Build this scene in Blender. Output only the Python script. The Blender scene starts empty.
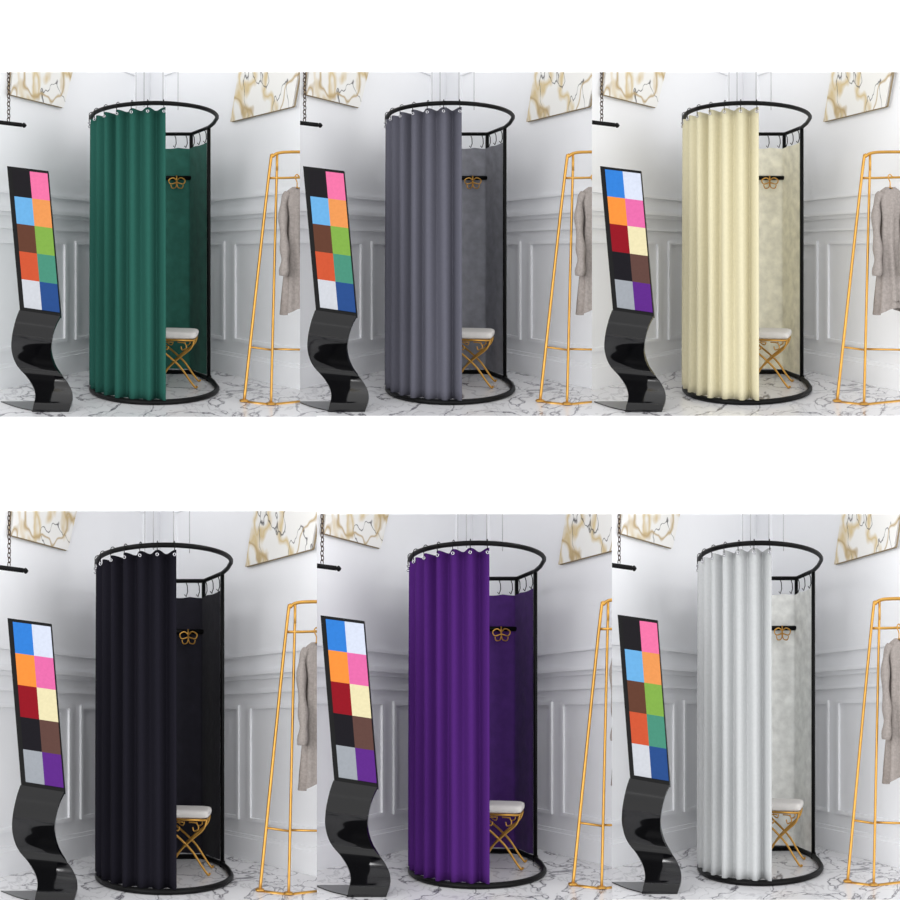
import bpy, bmesh, math, random
from mathutils import Vector, Matrix
random.seed(3)
sc=bpy.context.scene
try:
    sc.view_settings.view_transform='Standard'
    sc.view_settings.look='None'
except Exception: pass

# ---------------------------------------------------------------- materials
def lin(c):
    c=c/255.0
    return c/12.92 if c<=0.04045 else ((c+0.055)/1.055)**2.4
def rgb(t): return (lin(t[0]),lin(t[1]),lin(t[2]),1)
MC={}
def mat(name,col,rough=.6,metal=0,var=0.0,nscale=40,bump=0.0,sheen=0,coat=0,spec=.5,gain=1.0):
    if name in MC: return MC[name]
    m=bpy.data.materials.new(name); m.use_nodes=True
    nt=m.node_tree; b=nt.nodes['Principled BSDF']
    c=rgb(col); c=tuple(min(1,x*gain) for x in c[:3])+(1,)
    b.inputs['Base Color'].default_value=c
    b.inputs['Roughness'].default_value=rough
    b.inputs['Metallic'].default_value=metal
    b.inputs['Specular IOR Level'].default_value=spec
    if sheen: 
        b.inputs['Sheen Weight'].default_value=sheen
    if coat: b.inputs['Coat Weight'].default_value=coat
    tc=nt.nodes.new('ShaderNodeTexCoord')
    n=nt.nodes.new('ShaderNodeTexNoise'); n.inputs['Scale'].default_value=nscale; n.inputs['Detail'].default_value=5
    nt.links.new(tc.outputs['Object'],n.inputs['Vector'])
    if var>0:
        r=nt.nodes.new('ShaderNodeValToRGB')
        r.color_ramp.elements[0].position=.3; r.color_ramp.elements[1].position=.7
        r.color_ramp.elements[0].color=tuple(x*(1-var) for x in c[:3])+(1,)
        r.color_ramp.elements[1].color=tuple(min(1,x*(1+var)) for x in c[:3])+(1,)
        nt.links.new(n.outputs['Fac'],r.inputs['Fac']); nt.links.new(r.outputs['Color'],b.inputs['Base Color'])
    if bump>0:
        bp=nt.nodes.new('ShaderNodeBump'); bp.inputs['Strength'].default_value=bump; bp.inputs['Distance'].default_value=.01
        nt.links.new(n.outputs['Fac'],bp.inputs['Height']); nt.links.new(bp.outputs['Normal'],b.inputs['Normal'])
    MC[name]=m; return m

def marble():
    if 'marble' in MC: return MC['marble']
    m=bpy.data.materials.new('marble_floor'); m.use_nodes=True
    nt=m.node_tree; b=nt.nodes['Principled BSDF']; N=nt.nodes.new; L=nt.links.new
    tc=N('ShaderNodeTexCoord')
    mp=N('ShaderNodeMapping'); mp.inputs['Scale'].default_value=(1,.45,1); mp.inputs['Rotation'].default_value=(0,0,.5)
    L(tc.outputs['Object'],mp.inputs['Vector'])
    def vein(scale,w,seed,dist):
        n=N('ShaderNodeTexNoise'); n.noise_dimensions='4D'; n.inputs['W'].default_value=seed
        n.inputs['Scale'].default_value=scale; n.inputs['Detail'].default_value=5; n.inputs['Distortion'].default_value=dist
        n.inputs['Roughness'].default_value=.5
        L(mp.outputs['Vector'],n.inputs['Vector'])
        s=N('ShaderNodeMath'); s.operation='SUBTRACT'; s.inputs[1].default_value=.5; L(n.outputs['Fac'],s.inputs[0])
        a=N('ShaderNodeMath'); a.operation='ABSOLUTE'; L(s.outputs[0],a.inputs[0])
        r=N('ShaderNodeMapRange'); r.inputs['From Min'].default_value=0; r.inputs['From Max'].default_value=w
        r.inputs['To Min'].default_value=1; r.inputs['To Max'].default_value=0
        L(a.outputs[0],r.inputs['Value']); return r.outputs['Result']
    v1=vein(2.4,.016,1.3,1.0); v2=vein(5,.022,5.1,.8)
    c1=N('ShaderNodeMix'); c1.data_type='RGBA'; c1.inputs['A'].default_value=rgb((220,220,223)); c1.inputs['B'].default_value=rgb((98,96,104))
    L(v1,c1.inputs['Factor'])
    h=N('ShaderNodeMath'); h.operation='MULTIPLY'; h.inputs[1].default_value=.45; L(v2,h.inputs[0])
    c2=N('ShaderNodeMix'); c2.data_type='RGBA'; c2.inputs['B'].default_value=rgb((135,133,141))
    L(c1.outputs['Result'],c2.inputs['A']); L(h.outputs[0],c2.inputs['Factor'])
    L(c2.outputs['Result'],b.inputs['Base Color']); b.inputs['Roughness'].default_value=.2
    MC['marble']=m; return m

def artmat(name,seed):
    if name in MC: return MC[name]
    m=bpy.data.materials.new(name); m.use_nodes=True
    nt=m.node_tree; b=nt.nodes['Principled BSDF']; N=nt.nodes.new; L=nt.links.new
    tc=N('ShaderNodeTexCoord'); mp=N('ShaderNodeMapping'); mp.inputs['Rotation'].default_value=(0,.95 if seed<5 else -.9,0)
    mp.inputs['Location'].default_value=(seed,0,seed); mp.inputs['Scale'].default_value=(2.2,1,.9)
    L(tc.outputs['Object'],mp.inputs['Vector'])
    last=None
    for i,(s,w,c) in enumerate([(1.4,.03,(205,184,138)),(2.3,.008,(60,57,58)),(1.0,.010,(180,156,112))]):
        n=N('ShaderNodeTexNoise'); n.noise_dimensions='4D'; n.inputs['W'].default_value=seed+i*3.3; n.inputs['Scale'].default_value=s; n.inputs['Detail'].default_value=3.5
        L(mp.outputs['Vector'],n.inputs['Vector'])
        a=N('ShaderNodeMath'); a.operation='SUBTRACT'; a.inputs[1].default_value=.5; L(n.outputs['Fac'],a.inputs[0])
        q=N('ShaderNodeMath'); q.operation='ABSOLUTE'; L(a.outputs[0],q.inputs[0])
        r=N('ShaderNodeMapRange'); r.inputs['From Max'].default_value=w; r.inputs['To Min'].default_value=1; r.inputs['To Max'].default_value=0
        L(q.outputs[0],r.inputs['Value'])
        mx=N('ShaderNodeMix'); mx.data_type='RGBA'; mx.inputs['B'].default_value=rgb(c)
        if last is None: mx.inputs['A'].default_value=rgb((230,229,226))
        else: L(last,mx.inputs['A'])
        L(r.outputs['Result'],mx.inputs['Factor']); last=mx.outputs['Result']
    L(last,b.inputs['Base Color']); b.inputs['Roughness'].default_value=.5
    MC[name]=m; return m

M_wall=mat('wall_paint',(233,234,237),.8,var=.01,nscale=3,spec=.2)
M_trim=mat('trim_paint',(236,237,240),.6,var=.005,nscale=8,spec=.3)
M_front=mat('white_front_paint',(252,252,252),.9,var=.002,nscale=4)
M_black=mat('black_metal',(9,9,10),.45,var=.1,nscale=30,spec=.12)
M_gloss=mat('black_gloss',(5,5,7),.09,var=.1,nscale=4,spec=.6)
M_gloss2=mat('black_screen_glass',(7,7,8),.35,var=.1,nscale=4,spec=.15)
M_gold=mat('gold_metal',(196,148,70),.35,metal=.75,var=.08,nscale=20)
M_cush=mat('white_cushion',(212,209,206),.7,var=.03,nscale=25,bump=.2)
M_knit=mat('grey_knit',(142,135,131),.95,var=.14,nscale=60,bump=.4,spec=.1)
M_rope=mat('rope_grey',(170,170,172),.8,var=.05)
M_brown=mat('rope_brown',(60,45,35),.8,var=.1)
M_frame=mat('painting_frame',(150,134,106),.4,metal=.3,var=.05)
M_hook=mat('chrome_hook',(190,190,195),.25,metal=.9,var=.03)

# ---------------------------------------------------------------- room space
# each bay is a showroom corner built as a shallow stage-set (raked floor, tapering walls)
F=604.0; UC=150.0; VC=254.0; EH=.975
PX=135.0
class Bay: pass
def make_bay(ox,sx,oy,sy,uL,uR,vtop,vbot):
    b=Bay(); b.ox=ox;b.sx=sx;b.oy=oy;b.sy=sy;b.uL=uL;b.uR=uR;b.vtop=vtop;b.vbot=vbot; return b
B=None
def W(p):
    x,d,z=p
    u=UC+F*x/d; v=VC+F*(EH-z)/d
    return Vector(((B.ox+B.sx*u-450)/PX, 10-25/d, (450-(B.oy+B.sy*v))/PX))
def P(u,v,d): return ((u-UC)*d/F, d, EH-(v-VC)*d/F)
def PF(u,v):
    d=F*EH/(v-VC); return P(u,v,d)
def wd(u): return F/(104.4*(1+.00216*abs(u-150)))   # wall depth at u
def wfl(u): return VC+EH*F/wd(u)

def empty(name,p):
    e=bpy.data.objects.new(name,None); sc.collection.objects.link(e); e.location=W(p); e.empty_display_size=.1
    return e
def add(name,verts,faces,material,parent=None,smooth=True,mats=None,fm=None,clip=True,raw=False):
    pts=[Vector(v) if raw else W(v) for v in verts]
    bm=bmesh.new()
    vs=[bm.verts.new(p) for p in pts]
    bm.verts.ensure_lookup_table()
    for i,f in enumerate(faces):
        try:
            fc=bm.faces.new([vs[k] for k in f]); fc.smooth=smooth
            if fm: fc.material_index=fm[i]
        except ValueError: pass
    bmesh.ops.recalc_face_normals(bm,faces=bm.faces)
    if clip:
        for u,s in ((B.uL,-1),(B.uR,1)):
            X=(B.ox+B.sx*u-450)/PX
            g=list(bm.verts)+list(bm.edges)+list(bm.faces)
            bmesh.ops.bisect_plane(bm,geom=g,plane_co=(X,0,0),plane_no=(s,0,0),clear_outer=True,dist=1e-6)
    if len(bm.faces)==0: bm.free(); return None
    org=parent.location.copy() if parent else sum((v.co for v in bm.verts),Vector())/len(bm.verts)
    for v in bm.verts: v.co-=org
    me=bpy.data.meshes.new(name); bm.to_mesh(me); bm.free()
    for m in (mats or [material]): me.materials.append(m)
    o=bpy.data.objects.new(name,me); sc.collection.objects.link(o)
    if parent: o.parent=parent
    else: o.location=org
    return o
class G:
    def __init__(s): s.v=[];s.f=[];s.m=[]
    def ext(s,v,f,m=0):
        o=len(s.v); s.v+=list(v); s.f+=[tuple(i+o for i in q) for q in f]; s.m+=[m]*len(f)
    def tube(s,pts,r,n=8,closed=False,m=0):
        pts=[Vector(p) for p in pts]; N=len(pts); V=[];Fa=[]
        up=None
        for i,p in enumerate(pts):
            if closed: t=(pts[(i+1)%N]-pts[i-1])
            else: t=pts[min(i+1,N-1)]-pts[max(i-1,0)]
            t.normalize()
            if up is None:
                up=Vector((0,0,1)) if abs(t.z)<.9 else Vector((1,0,0))
            up=(up-t*up.dot(t)); up.normalize(); sd=t.cross(up)
            rr=r[i] if isinstance(r,(list,tuple)) else r
            for k in range(n):
                a=2*math.pi*k/n; V.append(p+(up*math.cos(a)+sd*math.sin(a))*rr)
        for i in range(N if closed else N-1):
            j=(i+1)%N
            for k in range(n):
                Fa.append((i*n+k,i*n+(k+1)%n,j*n+(k+1)%n,j*n+k))
        if not closed:
            Fa.append(tuple(range(n))); Fa.append(tuple((N-1)*n+k for k in range(n)))
        s.ext(V,Fa,m)
    def box(s,c,sz,rz=0,m=0):
        V=[];ca,sa=math.cos(rz),math.sin(rz)
        for dx in(-.5,.5):
            for dy in(-.5,.5):
                for dz in(-.5,.5):
                    x,y=dx*sz[0],dy*sz[1]
                    V.append((c[0]+x*ca-y*sa,c[1]+x*sa+y*ca,c[2]+dz*sz[2]))
        s.ext(V,[(0,1,3,2),(4,6,7,5),(0,4,5,1),(2,3,7,6),(0,2,6,4),(1,5,7,3)],m)
    def grid(s,rows,m=0):
        n=len(rows[0]); V=[p for r in rows for p in r]; Fa=[]
        for i in range(len(rows)-1):
            for k in range(n-1): Fa.append((i*n+k,i*n+k+1,(i+1)*n+k+1,(i+1)*n+k))
        s.ext(V,Fa,m)
    def superbox(s,c,sz,rz=0,e=.3,m=0,nu=24,nv=12):
        def sp(a,e): return math.copysign(abs(a)**e,a)
        V=[];Fa=[];ca,sa=math.cos(rz),math.sin(rz)
        for i in range(nv+1):
            ph=-math.pi/2+math.pi*i/nv
            for k in range(nu):
                th=2*math.pi*k/nu
                x=sp(math.cos(ph),e*1.6)*sp(math.cos(th),e)*sz[0]/2
                y=sp(math.cos(ph),e*1.6)*sp(math.sin(th),e)*sz[1]/2
                z=sp(math.sin(ph),e*2)*sz[2]/2
                V.append((c[0]+x*ca-y*sa,c[1]+x*sa+y*ca,c[2]+z))
        for i in range(nv):
            for k in range(nu):
                Fa.append((i*nu+k,i*nu+(k+1)%nu,(i+1)*nu+(k+1)%nu,(i+1)*nu+k))
        s.ext(V,Fa,m)
def smoothpath(p,n=8):
    p=[Vector(q) for q in p]; out=[]
    for i in range(len(p)-1):
        a=p[max(i-1,0)];b=p[i];c=p[i+1];d=p[min(i+2,len(p)-1)]
        for k in range(n):
            t=k/n
            out.append(.5*((2*b)+(c-a)*t+(2*a-5*b+4*c-d)*t*t+(3*b-a-3*c+d)*t**3))
    out.append(p[-1]); return out
def solid_quad(g,q,thick,m=0):
    q=[Vector(p) for p in q]; n=(q[1]-q[0]).cross(q[3]-q[0]); n.normalize()
    if n.y>0: n=-n
    V=q+[p+n*thick for p in q]
    g.ext(V,[(0,1,2,3),(4,5,6,7),(0,1,5,4),(1,2,6,5),(2,3,7,6),(3,0,4,7)],m)

# ---------------------------------------------------------------- room
def wallpt(side,t,z,off=0):
    c=(0,wd(150)); u=300 if side>0 else 0
    e=((u-150)*wd(u)/F,wd(u)); dx,dy=e[0]-c[0],e[1]-c[1]; L=math.hypot(dx,dy); dx/=L;dy/=L
    nx,ny=(-abs(dy),-abs(dx)) if side>0 else (abs(dy),-abs(dx))
    return (c[0]+dx*t+nx*off, c[1]+dy*t+ny*off, z)
def strip(g,side,t0,t1,z0,z1,th):
    V=[]
    for t in(t0,t1):
        for z in(z0,z1):
            for o in(0.0,th): V.append(wallpt(side,t,z,o))
    g.ext(V,[(0,1,3,2),(4,6,7,5),(0,4,5,1),(2,3,7,6),(0,2,6,4),(1,5,7,3)])
def frame_m(g,side,t0,t1,z0,z1,w=.026,th=.020):
    strip(g,side,t0,t1,z0,z0+w,th); strip(g,side,t0,t1,z1-w,z1,th)
    strip(g,side,t0,t0+w,z0+w,z1-w,th); strip(g,side,t1-w,t1,z0+w,z1-w,th)
def room():
    ztop=EH+(254-(B.vtop-30))/104.4
    tmax=2.1
    for side,nm in((-1,'left'),(1,'right')):
        g=G(); a=wallpt(side,0,0);b=wallpt(side,tmax,0);c=wallpt(side,tmax,ztop*.82);d=wallpt(side,0,ztop)
        g.ext([a,b,c,d],[(0,1,2,3)])
        add('wall_'+nm,g.v,g.f,M_wall,smooth=False)
        g=G(); strip(g,side,0,tmax,0,.15,.026); strip(g,side,0,tmax,.15,.175,.014)
        add('baseboard_'+nm,g.v,g.f,M_trim,smooth=False)
        g=G()
        strip(g,side,0,tmax,1.285,1.315,.042); strip(g,side,0,tmax,1.255,1.285,.018); strip(g,side,0,tmax,1.16,1.18,.018)
        frame_m(g,side,.22,1.02,.27,1.08); frame_m(g,side,1.12,2.0,.27,1.08)
        frame_m(g,side,.22,2.0,1.42,2.65)
        add('trim_'+nm,g.v,g.f,M_trim,smooth=False)
    g=G(); uL=-30;uR=335
    rows=[]
    for k in range(0,13):
        t=k/12; row=[]
        for j in range(0,41):
            u=uL+(uR-uL)*j/40
            if j==20: u=150
            v=wfl(u)*(1-t)+417*t
            row.append(PF(u,v))
        rows.append(row)
    g.grid(rows)
    add('floor',g.v,g.f,marble(),smooth=False)

def paintings():
    for side,quad,seed in((-1,[(9,95),(62,108),(74,60),(13,52)],2.0),(1,[(232,122),(294,107),(304,50),(242,60)],7.0)):
        def onw(u,v,off=.02):
            d=wd(u)-off; return P(u,v,d)
        q=[onw(*p) for p in quad]
        e=empty('framed_painting',q[0])
        g=G(); solid_quad(g,q,.02); add('canvas',g.v,g.f,artmat('art_%d'%side,seed),e,smooth=False)
        g=G()
        for i in range(4):
            a=Vector(q[i]);b=Vector(q[(i+1)%4]); g.tube([a+Vector((0,-.02,0)),b+Vector((0,-.02,0))],.007,4)
        add('frame',g.v,g.f,M_frame,e,smooth=False)

CX,CY,R=.03,4.35,.45
A_=(.335,4.91); B_=(.452,4.65)
def booth(col,backcol,cname):
    e=empty('fitting_room_booth',(CX,CY,0))
    path=[(-.36,4.91),(-.41,4.6)]
    for k in range(0,41):
        a=math.pi+math.pi*k/40; path.append((CX+R*math.cos(a),CY+R*math.sin(a)))
    path+=[(.475,4.5),B_,A_]
    g=G()
    g.tube([(x,y,1.95) for x,y in path],.0145,10,True)
    g.tube([(x,y,.018) for x,y in path],.018,10,True)
    for (x,y) in (A_,B_,(-.36,4.91),(-.41,4.6)):
        g.tube([(x,y,.015),(x,y,1.95)],.015,10)
    g.tube([(-.36,4.88,1.59),(A_[0],4.88,1.59)],.017,10)
    for (x,y) in (A_,B_): g.tube([(x,y,0),(x,y,.04)],.021,10)
    add('frame',g.v,g.f,M_black,e)
    # curtain
    ang1=math.radians(278.8)
    arc=R*(ang1-math.pi); L0=.32; L=L0+arc
    def pos(s):
        if s<L0: return Vector((CX-R,CY+L0-s)),Vector((-1,0))
        a=math.pi+(s-L0)/R; return Vector((CX+R*math.cos(a),CY+R*math.sin(a))),Vector((math.cos(a),math.sin(a)))
    NS=360;NZ=30;lam=.112;rows=[]
    def phase(s): return 2*math.pi*(L-s)/lam+ .6*math.sin(s*9+1.7)-.6*math.sin(L*9+1.7)
    for j in range(NZ+1):
        t=j/NZ; row=[]
        for i in range(NS+1):
            s=L*i/NS; p,n=pos(s)
            ph=phase(s)+.3*t*math.sin(s*13+t*1.5)*min(1,(L-s)*8)
            amp=.022+.005*math.sin(s*17+2)+.004*t*math.sin(s*23+t*2)
            c=math.cos(ph/2)**2                      # rounded outward folds, narrower valleys
            w=2*(1-(1-c)**1.25)-1
            off=amp*w*1.05-.015+.005*t
            q=p+n*off
            ztop=1.922-.006*(1-math.cos(phase(s)))
            z=ztop*(1-t)+.032*t
            row.append((q.x,q.y,z))
        rows.append(row)
    g=G(); g.grid(rows)
    cm=mat('curtain_'+cname,col,.95,var=.03,nscale=50,bump=.04,sheen=0,spec=.04)
    o=add('curtain',g.v,g.f,cm,e)
    md=o.modifiers.new('th','SOLIDIFY'); md.thickness=.004
    # hooks at the fold crests
    g=G()
    ss=[L-.012]; prev=None
    for i in range(1,2000):
        s=L-L*i/2000.0
        k=math.floor(phase(s)/(2*math.pi))
        if prev is not None and k>prev: ss.append(s)
        prev=k if prev is None else max(prev,k)
    for s in ss:
        if s<L0-.02: continue
        p,nn=pos(s); q=p+nn*.018
        pts=[(q.x,q.y,1.895)]
        for k in range(13):
            a=math.pi*k/12
            r=.020
            pp=p+nn*(r*math.cos(a)); pts.append((pp.x,pp.y,1.952+r*math.sin(a)))
        g.tube(pts,.0026,6,m=0)
        g.tube([(q.x+.008*math.cos(a)+0,q.y-.004,1.893+.008*math.sin(a)) for a in [2*math.pi*k/10 for k in range(10)]],.0032,5,True,m=1)
    add('curtain_hooks',g.v,g.f,None,e,mats=[M_black,M_hook],fm=g.m)
    # back fabric
    bp=[Vector((-.40,4.62)),Vector((-.345,4.895)),Vector((.318,4.895)),Vector((.437,4.655))]
    pts=[]
    for a,b in zip(bp[:-1],bp[1:]):
        m=max(4,int((b-a).length/.015))
        for k in range(m): pts.append(a.lerp(b,k/m))
    pts.append(bp[-1])
    rows=[]
    for j in range(19):
        t=j/18; rows.append([(p.x,p.y-.006*math.sin(i*.45)*(.4+t)-.004,(1.835-.008*abs(math.sin(i*.28)))*(1-t)+.045*t) for i,p in enumerate(pts)])
    g=G(); g.grid(rows)
    add('back_fabric',g.v,g.f,mat('fabric_back_'+cname,backcol,.85,var=.16,nscale=14,bump=.5,sheen=.1,spec=.2),e)
    g=G()
    for (x,y) in [(.10,4.895),(.20,4.895),(.29,4.895),(.345,4.85),(.385,4.77),(.425,4.69)]:
        g.tube([(x,y,1.95-.012),(x+.01,y,1.91),(x+.012,y,1.87),(x,y-.01,1.835),(x-.012,y-.01,1.85)],.0035,6)
    add('fabric_hooks',g.v,g.f,M_black,e)
    g=G(); c=Vector((.215,4.85,1.555))
    g.tube([c+Vector((0,.02,.05)),c+Vector((0,0,-.03))],.007,8)
    for sgn in(-1,1):
        g.tube(smoothpath([c+Vector((0,0,.01)),c+Vector((sgn*.03,-.01,.03)),c+Vector((sgn*.065,-.02,.01)),c+Vector((sgn*.05,-.02,-.02)),c+Vector((0,0,-.005))],5),.005,6)
        g.tube(smoothpath([c+Vector((0,0,-.02)),c+Vector((sgn*.012,-.02,-.05)),c+Vector((sgn*.04,-.04,-.055)),c+Vector((sgn*.05,-.045,-.03))],5),.0045,6)
    add('coat_hook',g.v,g.f,M_gold,e)

def stool():
    cx,cy=.20,4.50; rz=-.18
    e=empty('vanity_stool',(cx,cy,0))
    def T(x,y,z):
        return (cx+x*math.cos(rz)-y*math.sin(rz),cy+x*math.sin(rz)+y*math.cos(rz),z)
    g=G(); g.superbox((cx,cy,.385),(.31,.26,.06),rz,.25); add('cushion',g.v,g.f,M_cush,e)
    g=G()
    w,dp=.14,.115
    g.tube([T(-w,-dp,.35),T(w,-dp,.35),T(w,dp,.35),T(-w,dp,.35)],.008,6,True)
    for y in(-dp,dp):
        for s in(-1,1):
            g.tube(smoothpath([T(s*w,y,.35),T(s*.115,y,.29),T(s*.03,y,.22),T(-s*.045,y,.15),T(-s*.11,y,.06),T(-s*.15,y,.012),T(-s*.165,y,.022)],6),.0075,8)
            g.tube(smoothpath([T(s*.02,y,.335),T(s*.07,y,.33),T(s*.085,y,.295),T(s*.055,y,.28),T(s*.045,y,.305)],5),.0045,6)
    g.tube([T(0,-dp,.19),T(0,dp,.19)],.006,6)
    add('scroll_legs',g.v,g.f,M_gold,e)

SW_A=[(30,28,32),(232,112,160),(105,170,220),(228,148,84),(96,60,46),(126,168,72),(200,84,52),(72,140,118),(200,203,210),(40,75,135)]
SW_B=[(50,125,210),(210,217,234),(238,142,60),(224,105,165),(142,18,32),(228,218,176),(26,24,30),(94,66,60),(155,160,167),(92,40,132)]
def display(sw,tag):
    e=empty('fabric_swatch_display_stand',PF(40,409))
    TL,TR,BR,BL=P(7,166,3.92),P(48,171,3.90),P(61,318,3.78),P(20,312,3.80)
    TL,TR,BR,BL=map(Vector,(TL,TR,BR,BL))
    g=G(); solid_quad(g,[BL,BR,TR,TL],-.022); o=add('screen_body',g.v,g.f,M_gloss2,e,smooth=False)
    def bil(s,t): return (TL.lerp(TR,s)).lerp(BL.lerp(BR,s),t)
    n=(BR-BL).cross(TL-BL).normalized()
    if n.y>0:n=-n
    g=G(); 
    mats=[mat('swatch_%s_%d'%(tag,i),c,.85,var=.04,nscale=50,bump=.04,spec=.1,gain=.66) for i,c in enumerate(sw)]
    s0,s1,t0,t1=.12,.985,.02,.965
    for i in range(5):
        for j in range(2):
            a=s0+(s1-s0)*j/2;b=s0+(s1-s0)*(j+1)/2;c=t0+(t1-t0)*i/5;d=t0+(t1-t0)*(i+1)/5
            q=[bil(a,d)+n*.003,bil(b,d)+n*.003,bil(b,c)+n*.003,bil(a,c)+n*.003]
            solid_quad(g,q,.003,i*2+j)
    add('swatches',g.v,g.f,None,e,smooth=False,mats=mats,fm=g.m)
    Lp=[(20,311,3.80),(16,322,3.78),(13,335,3.80),(12.5,347,3.86),(16,360,3.92),(23,372,3.93),(31,384,3.88),(35.5,396,3.80),(34,406,3.745),(30,410.5,3.76),(16,407,3.84),(1,402,3.975)]
    Rp=[(61,317,3.78),(56,327,3.76),(52.5,340,3.78),(52,352,3.84),(56,365,3.90),(63,376,3.91),(70,388,3.86),(73,398,3.79),(71,407,3.745),(66,410.5,3.76),(53,407,3.84),(38,402,3.975)]
    l=smoothpath([P(*p) for p in Lp],8); r=smoothpath([P(*p) for p in Rp],8)
    l=[Vector((p.x,p.y,max(p.z,.006))) for p in l]; r=[Vector((p.x,p.y,max(p.z,.006))) for p in r]
    th=.022; N=len(l); f=[];b=[]
    for i in range(N):
        t=(l[min(i+1,N-1)]-l[max(i-1,0)]).normalized(); w=(r[i]-l[i]).normalized(); nn=t.cross(w).normalized()
        f.append([l[i].lerp(r[i],k/6) for k in range(7)]); b.append([q+nn*th for q in f[-1]])
    V=[];Fa=[]
    for i in range(N): V+=f[i]+b[i][::-1]
    m=14
    for i in range(N-1):
        for k in range(m): Fa.append((i*m+k,i*m+(k+1)%m,(i+1)*m+(k+1)%m,(i+1)*m+k))
    Fa.append(tuple(range(m))); Fa.append(tuple((N-1)*m+k for k in range(m)))
    o=add('curved_stand',V,Fa,M_gloss,e)
    try:
        o.data.set_sharp_from_angle(angle=.9)
    except Exception: pass

def clothes_rack():
    e=empty('clothes_rack',PF(257,403))
    g=G(); r=.0105
    f1=PF(244,402); f2=PF(271,405)
    d1=4.12
    g.tube(smoothpath([f1,P(257,282,4.05),P(270,166,d1),P(273,156.5,d1),P(279,153,d1),P(292,152,d1),P(318,152,d1)],8),r,8)
    g.tube(smoothpath([f2,P(274,282,4.05),P(276.5,182,d1),P(277,170,d1)],6)+[Vector(P(277,154,d1))],r*.85,8)
    g.tube([P(269,178,d1),P(283,178,d1),P(318,177,d1)],.008,8)
    g.tube([P(250,347,4.01),P(272.5,350,3.99)],.007,8)
    g.tube([P(272,349,3.99),P(318,350,4.0)],.007,8)
    g.tube([f1,f2],.011,8)
    g.tube([f2,PF(318,400)],.011,8)
    for p in (f1,f2): g.superbox((p[0],p[1],.01),(.06,.05,.022),0,.6,nu=14,nv=8)
    add('frame',g.v,g.f,M_gold,e)
    d=4.06; c=Vector(P(299,190,d)); 
    h=empty('hanging_sweater',tuple(c))
    g=G()
    hk=[Vector(P(297,187,d)),Vector(P(297,182,d)),Vector(P(295,177,d)),Vector(P(297,174.4,d)),Vector(P(299.5,177,d))]
    g.tube(smoothpath(hk,5),.004,6)
    g.tube([P(284,197,d),P(297,187,d),P(310,197,d)],.006,6)
    add('hanger',g.v,g.f,M_gold,h)
    g=G(); rows=[]
    prof=[(187,5,.02),(190,9,.035),(195,13,.05),(204,13,.055),(222,11,.055),(245,11.5,.06),(275,13,.07),(298,14.5,.075),(311,15.5,.08)]
    NN=44
    pr=[]
    for i in range(len(prof)-1):
        for k in range(4):
            t=k/4; pr.append(tuple(prof[i][q]*(1-t)+prof[i+1][q]*t for q in range(3)))
    pr.append(prof[-1])
    for j,(v,hw,dp) in enumerate(pr):
        row=[]; 
        for k in range(NN+1):
            a=2*math.pi*k/NN; tt=j/len(pr)
            fo=1+.2*tt*math.sin(a*8+1+.8*math.sin(v*.03))+.05*math.sin(a*3+v*.06)
            u=297.5+hw*math.cos(a)*fo+tt*1.6*math.sin(v*.05); y=d+dp*.8*math.sin(a)*fo
            vv=v+(4*math.sin(a*2+1) if j>len(pr)-4 else 0)+(5*max(0,-math.sin(a))*max(0,1-abs(math.cos(a))*2) if j<3 else 0)
            p=P(u,vv,d); row.append((p[0],y,p[2]))
        rows.append(row)
    g.grid(rows)
    for s in(-1,1):
        pts=[P(297.5+s*9.5,193,d),P(297.5+s*13.5,203,d-.01),P(297.5+s*14.5,222,d-.03),P(297.5+s*13,246,d-.045),P(297.5+s*12.5,262,d-.06),P(297.5+s*14,276,d-.06)]
        sp=smoothpath(pts,5); g.tube(sp,[.026+.005*math.sin(i*.9)+.004*(i/len(sp)) for i in range(len(sp))],10)
    add('sweater',g.v,g.f,M_knit,h)

def hanging_bar():
    d=4.0
    e=empty('hanging_ceiling_bar',P(8,122,d))
    g=G(); g.tube([P(-20,120,d),P(22,125,d)],.014,10); g.superbox(P(24,125.3,d),(.035,.035,.035),0,.8)
    add('bar',g.v,g.f,M_black,e)
    g=G()
    for k in range(17):
        v=56+k*4; c=Vector(P(8.5+.4*(k%2),v,d)); a=.005 if k%2 else .007; b2=.009 if k%2 else .003
        g.tube([(c.x+a*math.cos(t),c.y+b2*math.cos(t),c.z+.018*math.sin(t)) for t in [2*math.pi*i/10 for i in range(10)]],.003,5,True)
    add('chain',g.v,g.f,M_brown,e)
def wires():
    g=G()
    for u,v,d in ((136,112,4.6),(144,107,3.95),(163,105,3.95),(178,110,4.6)):
        g.tube([P(u,50,d),P(u,v,d)],.003,5)
    add('suspension_wires',g.v,g.f,M_rope)
def fill_lights(power):
    # added point lights, hidden above the opening, to brighten the bay's walls
    for i,u in enumerate((45,255)):
        l=bpy.data.lights.new('added_fill_light','POINT'); l.energy=power; l.shadow_soft_size=.12
        o=bpy.data.objects.new('added_fill_light',l); sc.collection.objects.link(o)
        o.location=W(P(u,B.vtop-24,3.95))

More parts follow.
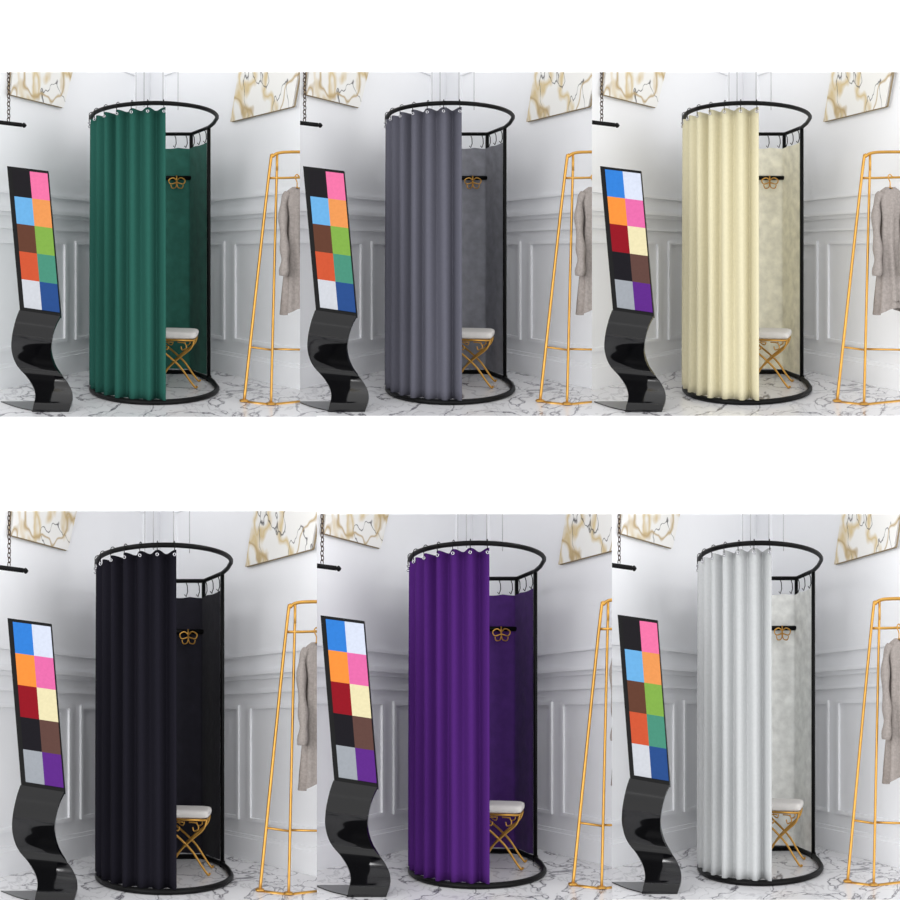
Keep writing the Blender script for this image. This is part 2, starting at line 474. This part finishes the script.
bays=[
 (make_bay(0,1,0,1,-12,300,72,417),(36,80,71),(42,94,83),'green',SW_A,'a'),
 (make_bay(296,1,0,1,4,296,72,417),(84,84,94),(122,123,130),'grey',SW_A,'a'),
 (make_bay(593,1,0,1,-1,316,72,417),(196,189,160),(226,223,206),'cream',SW_B,'b'),
 (make_bay(0,1.065,425.6,1.159,-12,297.6,73.5,417),(24,23,30),(24,23,32),'black',SW_B,'b'),
 (make_bay(313,1.065,425,1.146,3.7,280.8,77.5,417),(66,30,96),(66,34,100),'purple',SW_B,'b'),
 (make_bay(610.8,.97,426,1.136,1.2,308,77.5,417),(174,176,177),(220,221,218),'silver',SW_A,'a'),
]
for i,(bay,col,bc,nm,sw,tag) in enumerate(bays):
    B=bay
    room(); paintings(); booth(col,bc,nm); stool(); display(sw,tag); clothes_rack(); hanging_bar(); wires()
    fill_lights(2.5 if i<3 else 7.0)

# white front fascia between the rows of bays
def wx(x): return (x-450)/PX
def wz(y): return (450-y)/PX
g=G()
def fb(x0,x1,y0,y1):
    g.box(((wx(x0)+wx(x1))/2,2.98,(wz(y0)+wz(y1))/2),(wx(x1)-wx(x0),.06,wz(y0)-wz(y1)))
fb(-40,940,-60,72)
fb(-40,317,417,511); fb(317,612,416,514); fb(612,940,416,514)
add('wall_front',g.v,g.f,M_front,smooth=False,clip=False,raw=True)

# ---------------------------------------------------------------- light, camera
w=bpy.data.worlds.new('world'); sc.world=w; w.use_nodes=True
w.node_tree.nodes['Background'].inputs[0].default_value=(1,1,1,1)
w.node_tree.nodes['Background'].inputs[1].default_value=.9
def sun(name,rot,en,ang):
    l=bpy.data.lights.new(name,'SUN'); l.energy=en; l.angle=math.radians(ang)
    o=bpy.data.objects.new(name,l); sc.collection.objects.link(o); o.rotation_euler=rot
sun('sun_key',(math.radians(80),0,math.radians(-44)),2.0,60)
sun('sun_fill',(math.radians(82),0,math.radians(40)),1.8,70)
cam=bpy.data.cameras.new('camera'); co=bpy.data.objects.new('camera',cam); sc.collection.objects.link(co)
cam.type='ORTHO'; cam.ortho_scale=900/PX; co.location=(0,-8,0); co.rotation_euler=(math.radians(90),0,0)
cam.clip_end=60
sc.camera=co
